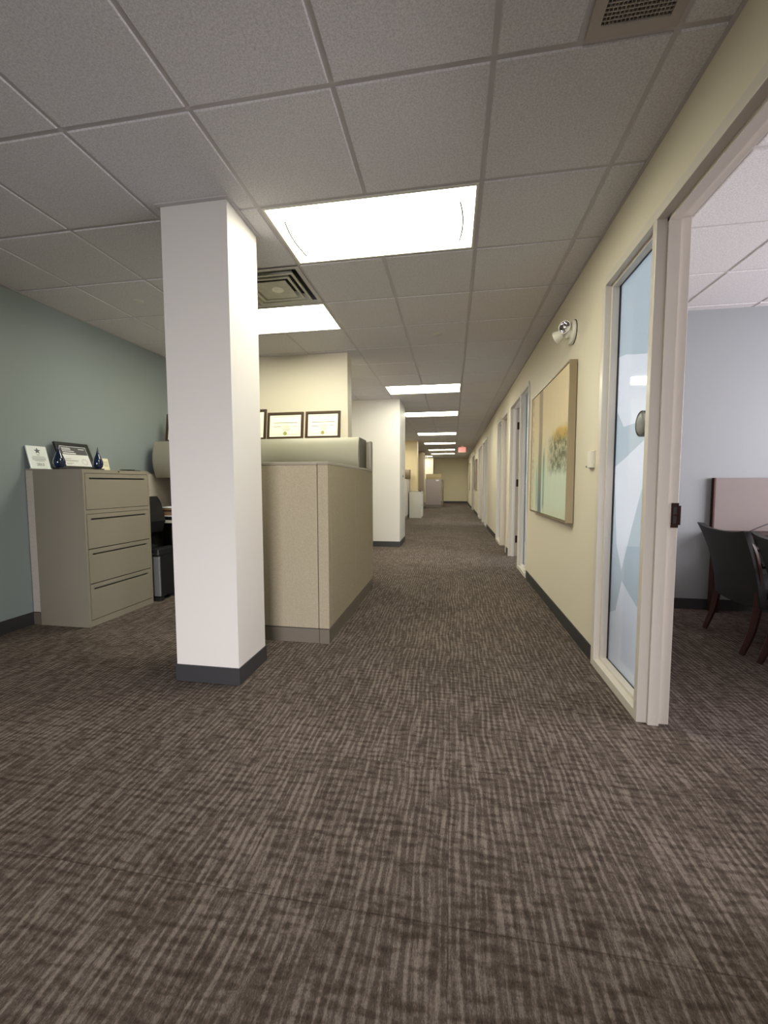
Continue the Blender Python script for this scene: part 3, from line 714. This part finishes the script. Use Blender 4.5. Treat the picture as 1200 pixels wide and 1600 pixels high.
t = thing('tower_computer', (-2.91, 3.7, 0), 'silver and black tower computer on the floor beside filing cabinet', 'computer')
ox, oy = -2.952, 3.60
obj('case', B(ox, ox+.09, oy+.02, oy+.27, .04, .50, bev=.012), 'blackplastic', t)
obj('front_bezel', B(ox+.02, ox+.092, oy, oy+.02, .05, .45, bev=.005), 'silver', t)
obj('top_cover', B(ox-.004, ox+.094, oy-.002, oy+.27, .452, .53, bev=.015), 'blackplastic', t)
obj('chrome_band', B(ox+.01, ox+.085, oy-.006, oy, .47, .485, bev=.003), 'chrome', t)
for q in (0, .22): obj('foot', B(ox-.006, ox+.096, oy+q, oy+q+.05, 0, .04, bev=.004), 'blackplastic', t)
# task chair tucked behind the cabinet
t = thing('office_chair', (-3.06, 3.87, 0), 'black office chair mostly hidden behind the filing cabinet', 'chair')
t.location = (-3.2, 3.8, 0)
CX, CYc = -3.262, 3.615
bm = bmesh.new()
for q in range(7):
    pass
prism(bm, [(CX+.0, .62), (CX+.02, .60), (CX+.13, .66), (CX+.17, .78), (CX+.12, .98), (CX+.08, 1.04), (CX+.05, 1.04), (CX+.09, .90), (CX+.10, .76), (CX+.06, .68)], CYc-.02, CYc+.4, 'y'); obj('backrest', bm, 'blackplastic', t)
obj('seat', B(CX-.11, CX+.10, CYc+.02, CYc+.36, .44, .52, bev=.02), 'blackplastic', t)
bm = bmesh.new(); tube(bm, [(CX, CYc+.12, .09), (CX, CYc+.12, .45)], .022, 12); obj('gas_lift', bm, 'chrome', t, True)
for q in range(5):
    a = 2*PI*q/5+.3; bm = bmesh.new(); tube(bm, [(CX, CYc+.12, .10), (CX+.08*math.cos(a), CYc+.12+.08*math.sin(a), .06)], [.02, .012], 8)
    lg = obj('base_spoke', bm, 'blackplastic', t, True)
    bm = bmesh.new(); lathe(bm, [(0, -.012), (.026, -.012), (.026, .012), (0, .012)], 14, Matrix.Translation((CX+.09*math.cos(a), CYc+.12+.09*math.sin(a), .027)) @ Matrix.Rotation(PI/2, 4, 'X')); obj('caster', bm, 'black', lg, True)

# ------------------------------------------------------------------ lateral filing cabinet
cx0, cx1, cy0, cy1, cz = -3.372, -2.905, 2.835, 3.557, 1.293
t = thing('filing_cabinet', ((cx0+cx1)/2, (cy0+cy1)/2, 0), 'four-drawer warm grey lateral filing cabinet against the blue wall', 'cabinet')
fr = cx1-.018
bm = BB((cx0, fr, cy0, cy1, 0.0, cz-.0), )
box(bm, fr-.001, cx1, cy0, cy0+.018, 0.0, cz); box(bm, fr-.001, cx1, cy1-.018, cy1, 0.0, cz); box(bm, fr-.001, cx1, cy0+.018, cy1-.018, cz-.030, cz); box(bm, fr-.001, cx1, cy0+.018, cy1-.018, 0.0, .052)
box(bm, fr-.001, cx1, cy0+.018, cy1-.018, .930, .962)
obj('carcass', bm, 'cabinet', t)
obj('reveal_gap', BB((fr-.0005, fr+.001, cy0+.018, cy1-.018, .05, cz-.03)), 'slot', t)
for a, b in ((.966, 1.259), (.646, .926), (.358, .638), (.058, .350)):
    hz = b-.034; h2 = .013; y0, y1 = cy0+.022, cy1-.022
    bm = BB((fr+.001, cx1+.002, y0, y1, a, hz-h2), (fr+.001, cx1+.002, y0, y1, hz, b), (fr+.001, cx1+.002, y0, y0+.035, hz-h2, hz), (fr+.001, cx1+.002, y1-.035, y1, hz-h2, hz))
    d = obj('drawer', bm, 'cabinet', t)
    obj('recessed_pull', BB((fr+.001, fr+.006, y0+.035, y1-.035, hz-h2, hz)), 'slot', d)
bm = bmesh.new(); lathe(bm, [(0, .004), (.007, .004), (.008, 0)], 14, Matrix.Translation((cx1, cy0+.36, cz-.012)) @ Matrix.Rotation(PI/2, 4, 'Y')); obj('lock', bm, 'chrome', t, True)

# things on the cabinet ---------------------------------------------------------
def wall_lean(yc, w, h, xf, lean):      # local x along +y world (to the right seen from the room), local -y faces +x
    return Matrix.Translation((xf, yc, cz+.001)) @ Matrix.Rotation(PI/2, 4, 'Z') @ Matrix.Rotation(-lean, 4, 'X')
# acrylic star plaque
t = thing('award_plaque', (-3.34, 2.94, cz), 'white acrylic award plaque with grey star, leftmost on filing cabinet', 'award')
mx = Matrix.Translation((0, 0, .005)) @ wall_lean(2.925, .17, .2, -3.385, .24)
obj('slab', B(-.083, .083, 0, .014, 0.004, .198, bev=.003), 'acrylic', t, mtx=mx)
bm = bmesh.new(); pts = []
for q in range(10):
    r = .027 if q % 2 == 0 else .0115; a = PI/2+q*PI/5; pts.append((r*math.cos(a), r*math.sin(a)+.155))
prism(bm, pts, -.002, .0, 'y'); obj('star', bm, 'star', t, mtx=mx)
bm = bmesh.new()
for q, (u, v) in enumerate(((.05, .104), (.06, .094), (.055, .085), (.058, .077), (.04, .068))): box(bm, -u, u, -.0012, 0, v, v+.0028)
box(bm, -.013, .013, -.0012, 0, .119, .123); obj('printed_lines', bm, 'silver', t, mtx=mx)
bm = textmesh('2013', .032, .0006); bm.transform(Matrix.Translation((0, -.001, .038)) @ Matrix.Rotation(PI/2, 4, 'X')); obj('year_digits', bm, 'silver', t, mtx=mx)
obj('foot_strip', B(-.085, .085, -.004, .02, 0, .008, bev=.002), 'acrylic', t, mtx=mx)
# black framed certificate
t = thing('framed_certificate', (-3.34, 3.22, cz), 'black-framed certificate with dark grey header, leaning between blue glass drops', 'certificate')
W, H = .335, .262; a = W/2; mx = Matrix.Translation((0, 0, .009)) @ wall_lean(3.228, W, H, -3.31, .38); f = .034
obj('frame', BB((-a, a, 0, .02, 0, f), (-a, a, 0, .02, H-f, H), (-a, -a+f, 0, .02, f, H-f), (a-f, a, 0, .02, f, H-f), bev=.003), 'black', t, mtx=mx)
obj('paper', BB((-a+f-.002, a-f+.002, .008, .018, f-.002, H-f+.002)), 'whitepaper', t, mtx=mx)
hy0 = H-f-.006; obj('header_band', BB((-a+f+.006, a-f-.006, .0062, .008, hy0-.074, hy0)), 'darkink', t, mtx=mx)
bm = bmesh.new(); L = -a+f+.018
for u, v, th in ((.085, .012, .006), (.085, .025, .006), (.115, .040, .007), (.125, .058, .010)): box(bm, L, L+u, .005, .0063, hy0-v-th, hy0-v)
box(bm, a-f-.085, a-f-.025, .005, .0063, hy0-.022, hy0-.016); obj('header_lettering', bm, 'whitepaper', t, mtx=mx)
bm = bmesh.new()
for u, v in ((.06, .105), (.13, .09), (.12, .082), (.07, .062), (.05, .052)): box(bm, L, L+u, .007, .0082, v, v+.003)
obj('printed_lines', bm, 'ink', t, mtx=mx)
bm = bmesh.new(); lathe(bm, [(.016, 0), (.03, .001), (.034, 0)], 24, Matrix.Translation((a-f-.06, .0082, .08)) @ Matrix.Rotation(PI/2, 4, 'X')); obj('watermark_ring', bm, mat('pale_watermark', rgb(214, 216, 214), .7), t, True, mtx=mx)
# blue glass drops
def drop(x, y, lab, h=.205, s=1):
    t = thing('glass_award', (x, y, cz), lab, 'award', 'blue glass drop awards')
    bm = bmesh.new()
    prof = [(0, .016), (.02, .016), (.034, .03), (.041, .055), (.039, .078), (.030, .105), (.018, .135), (.010, .160), (.0055, .185), (.0025, h-.002), (0, h)]
    lathe(bm, [(r*s, z) for r, z in prof], 28, Matrix.Translation((x, y, cz)) @ Matrix.Scale(.92, 4, (1, 0, 0))); obj('drop', bm, 'cobalt', t, True)
    obj('base', B(x-.032, x+.032, y-.03, y+.03, cz, cz+.017, bev=.002), 'black', t)
    obj('tip', (lambda b: (lathe(b, [(0, h*.985), (.0035, h*.93), (.0055, h*.86), (.0075, h*.80)], 12, Matrix.Translation((x, y, cz+.001)) @ Matrix.Scale(1.03, 4, (1, 0, 0)))) and b)(bmesh.new()), 'acrylic', t, True)
    return t
drop(-3.20, 2.915, 'blue glass teardrop award standing in front of the black frame, nearer the star plaque', .215, 1.1)
drop(-3.10, 3.19, 'blue glass teardrop award standing right of the black frame', .205)
t = thing('desk_card', (-3.25, 3.44, cz), 'small pale card behind the right blue glass drop', 'card')
mx = wall_lean(3.44, .1, .12, -3.26, .2)
obj('card', B(-.05, .05, 0, .006, 0, .125, bev=.001), 'paper', t, mtx=mx)
obj('printed_lines', BB(*[(-.01, .035, -.001, 0, v, v+.003) for v in (.05, .062, .078, .09)]), 'ink', t, mtx=mx)
t = thing('black_clip', (-3.0, 3.42, cz), 'small flat black clip on right end of filing cabinet top', 'clip')
obj('clip_body', B(-3.04, -2.93, 3.36, 3.42, cz+.001, cz+.013, bev=.003), 'black', t)
obj('clip_wire', BB((-3.03, -2.94, 3.425, 3.50, cz+.001, cz+.007), bev=.001), 'black', t)

# ------------------------------------------------------------------ far cubicles
panel_run('cubicle_partition', (-1.5, 13.4, 0), 'white low partition beyond the pale jutting wall, beside the white cabinet', [(-1.545, -1.478, 11.6, 14.70, .112, PZ-.02)], [(-1.546, -1.477, 11.6, 14.70, PZ-.02, PZ)], [(-1.543, -1.480, 11.6, 14.70, 0, .107)], fm='fabricgrey')
bin_unit(-2.5, -1.455, 14.28, 'small brownish overhead bin beyond the pale jutting wall', z0=1.34, z1=1.66, depth=.30, fr=mat('brown_far_bin', rgb(124, 108, 84), .45))
t = thing('filing_cabinet', (-1.23, 14.3, 0), 'low pale filing cabinet at far left of corridor, below the yellow column', 'cabinet')
fx0, fx1, fy0, fy1, fz = -1.44, -1.02, 13.95, 14.70, .90
obj('carcass', B(fx0, fx1, fy0, fy1, .0, fz, bev=.004), 'worktop', t)
obj('top_trim', BB((fx0, fx1+.004, fy0-.004, fy1, fz, fz+.012)), 'capmetal', t)
for a, b in ((.04, .45), (.47, .88)):
    d = obj('drawer', B(fx1, fx1+.012, fy0+.02, fy1-.02, a, b, bev=.003), 'whitepaper', t); obj('pull', BB((fx1+.012, fx1+.016, fy0+.1, fy1-.1, b-.04, b-.03)), 'slot', d)
tag(obj('stapler', B(-1.10, -1.04, 13.97, 14.05, fz+.013, fz+.045, bev=.006), 'black'), 'tiny dark object on corner of the low pale filing cabinet', 'stapler')
panel_run('cubicle_partition', (-.92, 20.35, 0), 'grey cubicle partition facing the camera near the far end wall', [(-1.30, -.515, 20.3, 20.37, .14, 1.39)], [(-1.30, -.51, 20.298, 20.372, 1.39, 1.41)], [(-1.30, -.515, 20.302, 20.368, 0, .14)], fm=fabric('grey_far_fabric', rgb(150, 138, 138), rgb(176, 166, 166)))
panel_run('cubicle_partition', (-.48, 21.3, 0), 'beige cubicle partition along the corridor near the far end wall', [(-.515, -.45, 20.9, 22.6, .112, 1.36)], [(-.516, -.449, 20.9, 22.6, 1.36, 1.38)], [(-.513, -.452, 20.9, 22.6, 0, .107)], fm='fabric')
tag(obj('name_card', B(-.78, -.64, 20.288, 20.2995, 1.31, 1.365, bev=.001), 'whitepaper'), 'tiny white name card near the top of grey far partition', 'card')
bin_unit(-1.30, -.52, 20.75, 'tan overhead bin showing above the grey far partition', z0=1.30, z1=1.66, depth=.35, fr=mat('tan_far_bin', rgb(176, 158, 118), .5))

# ------------------------------------------------------------------ near office: tackboard, desk, chairs
t = thing('tackboard', (3.2, 4.14, .76), 'taupe tackboard panel standing behind the dark desk in right office', 'board')
obj('board', B(2.335, 4.1, 4.128, 4.158, .743, 1.217, bev=.002), 'tack', t)
obj('edge_trim', BB((2.325, 2.338, 4.120, 4.16, .743, 1.219)), 'bronze', t)
t = thing('office_desk', (3.1, 3.3, 0), 'dark wooden desk behind the black chairs in right office', 'desk')
obj('desktop', B(2.72, 4.15, 2.30, 3.9, .705, .742, bev=.004), 'desk', t)
obj('modesty_panel', BB((2.84, 2.87, 2.5, 4.10, .12, .705)), 'desk', t)
obj('return_top', B(2.31, 4.15, 3.90, 4.165, .705, .742, bev=.004), 'desk', t)
for px_, py_ in ((2.77, 2.4), (2.36, 4.11), (4.08, 2.4), (4.08, 4.11)): obj('leg', BB((px_-.03, px_+.03, py_-.03, py_+.03, 0, .705)), 'desk', t)
t = thing('laptop', (2.75, 3.55, .742), 'closed black laptop on the dark office desk', 'laptop')
obj('lower_case', B(2.78, 3.12, 3.15, 3.50, .743, .758, bev=.004), 'blackplastic', t); obj('lid', B(2.78, 3.12, 3.15, 3.50, .760, .780, bev=.004), 'black', t)
t = thing('docking_station', (2.9, 3.7, .742), 'black rounded device on the desk behind the chairs', 'device')
obj('device_body', B(2.85, 3.25, 3.60, 3.88, .743, .80, bev=.025), 'blackplastic', t); obj('device_pad', B(2.89, 3.21, 3.63, 3.85, .799, .806, bev=.002), 'black', t)
bm = bmesh.new()
cp_ = [(2.35+.02, 3.50, .75), (2.48, 3.62, .80), (2.60, 3.70, .842), (2.70, 3.72, .85), (2.82, 3.73, .84), (2.95, 3.74, .81)]
def smooth_pts(P, n=6):
    P = [Vector(p) for p in P]; out = []
    for i in range(len(P)-1):
        p0, p1, p2, p3 = P[max(i-1, 0)], P[i], P[i+1], P[min(i+2, len(P)-1)]
        for q in range(n):
            u = q/n; out.append(.5*((2*p1)+(-p0+p2)*u+(2*p0-5*p1+4*p2-p3)*u*u+(-p0+3*p1-3*p2+p3)*u**3))
    return out+[P[-1]]
tube(bm, smooth_pts([(2.50, 3.95, .749), (2.60, 3.95, .80), (2.72, 3.96, .845), (2.84, 3.96, .85), (2.98, 3.96, .835), (3.18, 3.97, .80), (3.36, 3.97, .748)]), .004, 8); tag(obj('power_cable', bm, 'black', None, True), 'thin black cable arching over the dark office desk', 'cable')

def guest_chair(x, y, rz, lab):
    t = thing('guest_chair', (x, y, 0), lab, 'chair', 'black leather guest chairs at the office desk')
    mx = Matrix.Translation((x, y, 0)) @ Matrix.Rotation(rz, 4, 'Z')      # chair faces local +x, back at local x~0
    hw = .29
    # curved back shell: concave towards the sitter, top flares backwards
    n, mrows = 14, 8; bm = bmesh.new(); F = []; Bk = []
    for r in range(mrows+1):
        v = r/mrows; z = .33+v*.50
        rf, rb = [], []
        for c in range(n+1):
            u = -1+2*c/n
            xx = -.045+.07*abs(u)**2.2*(1-.8*v) - .08*v**2.2
            yy = u*(hw+.012+.035*v**3)
            zz = z+.025*v*(abs(u)**3)
            rb.append(bm.verts.new((xx, yy, zz))); rf.append(bm.verts.new((xx+.045, yy*.97, zz-.004*v)))
        Bk.append(rb); F.append(rf)
    for r in range(mrows):
        for c in range(n):
            bm.faces.new((Bk[r][c], Bk[r][c+1], Bk[r+1][c+1], Bk[r+1][c])); bm.faces.new((F[r][c], F[r+1][c], F[r+1][c+1], F[r][c+1]))
        for c in (0, n):
            bm.faces.new((Bk[r][c], Bk[r+1][c], F[r+1][c], F[r][c]))
    for c in range(n):
        bm.faces.new((Bk[mrows][c], Bk[mrows][c+1], F[mrows][c+1], F[mrows][c])); bm.faces.new((Bk[0][c], F[0][c], F[0][c+1], Bk[0][c+1]))
    bmesh.ops.recalc_face_normals(bm, faces=bm.faces)
    obj('backrest', bm, 'leather', t, True, mtx=mx)
    obj('seat', B(.04, .55, -hw+.02, hw-.02, .38, .47, bev=.03), 'leather', t, True, mtx=mx)
    obj('seat_rail', B(.03, .53, -hw+.03, hw-.03, .325, .385, bev=.006), 'redwood', t, mtx=mx)
    for s in (-1, 1):
        bm = bmesh.new(); P = smooth_pts([(-.07, s*(hw+.012), .82), (-.015, s*(hw-.0), .68), (.02, s*(hw-.015), .50), (.025, s*(hw-.02), .33), (.0, s*(hw-.02), .16), (-.05, s*(hw-.02), .0)])
        tube(bm, P, [.018+.008*math.sin(PI*i/(len(P)-1)) for i in range(len(P))], 8); obj('leg', bm, 'redwood', t, True, mtx=mx)
        bm = bmesh.new(); tube(bm, [(.50, s*(hw-.04), .36), (.51, s*(hw-.04), .18), (.52, s*(hw-.04), 0)], [.026, .022, .017], 8); obj('leg', bm, 'redwood', t, True, mtx=mx)
        bm = bmesh.new(); P = smooth_pts([(.03, s*(hw-.01), .62), (.2, s*(hw+.02), .655), (.40, s*(hw+.01), .64), (.46, s*(hw-.01), .58), (.47, s*(hw-.035), .38)]); tube(bm, P, .021, 8); obj('armrest', bm, 'leather', t, True, mtx=mx)
guest_chair(2.045, 3.35, -.12, 'black leather guest chair with mahogany legs, farther of the two in right office')
guest_chair(1.99, 2.68, -.16, 'black leather guest chair cut by the photo edge, nearer of the two in right office')

# ------------------------------------------------------------------ light
def area(name, loc, rot, sx, sy, e, col, spread=None, tilt=0):
    l = bpy.data.lights.new(name, 'AREA'); l.shape = 'RECTANGLE'; l.size = sx; l.size_y = sy; l.energy = e; l.color = col
    if spread: l.spread = math.radians(75)
    o = bpy.data.objects.new(name, l); COL.objects.link(o); o.location = loc; o.rotation_euler = rot; return o
area('daylight_front', ((wa+wb)/2, YB-.24, 1.0), (PI/2-.22, 0, .24), 1.9, 1.8, 52, (1.0, .97, .98), .9, 0)
for a, b, e in ((.4, 3.6, 165), (4.6, 6.4, 130), (7.6, 9.4, 100), (10.4, 12.4, 80), (13.2, 15.4, 60)):
    area('daylight_office', (OX+.22, (a+b)/2, 1.58), (0, PI/2, 0), 1.7, b-a-.1, e, (1.0, .95, 1.0) if a < 1 else (.86, .93, 1.0))
W = bpy.data.worlds.new('world'); SC.world = W; W.use_nodes = True
bg = W.node_tree.nodes['Background']; bg.inputs[0].default_value = (.75, .85, 1.0, 1); bg.inputs[1].default_value = .8

# ------------------------------------------------------------------ camera
yaw, pit, rol = .1644, .0686, -.0018
cy_, sy_ = math.cos(yaw), math.sin(yaw); cp, sp = math.cos(pit), math.sin(pit); cr, sr = math.cos(rol), math.sin(rol)
A = Matrix(((cy_, sy_, 0), (-sy_, cy_, 0), (0, 0, 1))); Bm = Matrix(((1, 0, 0), (0, 0, -1), (0, 1, 0)))
P = Matrix(((1, 0, 0), (0, cp, -sp), (0, sp, cp))); Rr = Matrix(((cr, -sr, 0), (sr, cr, 0), (0, 0, 1)))
R = Rr @ P @ Bm @ A
rt, dn, fw_ = R[0], R[1], R[2]
cam = bpy.data.cameras.new('camera'); co = bpy.data.objects.new('camera', cam); COL.objects.link(co)
mw = Matrix.Identity(4)
for i in range(3): mw[i][0] = rt[i]; mw[i][1] = -dn[i]; mw[i][2] = -fw_[i]
mw[2][3] = CH
co.matrix_world = mw
cam.sensor_fit = 'HORIZONTAL'; cam.sensor_width = 36; cam.lens = 36*639.5/1200; cam.clip_start = .05; cam.clip_end = 100
SC.camera = co
SC.view_settings.view_transform = 'Standard'; SC.view_settings.look = 'None'; SC.view_settings.gamma = 1; SC.view_settings.use_curve_mapping = False
SC.view_settings.exposure = .40
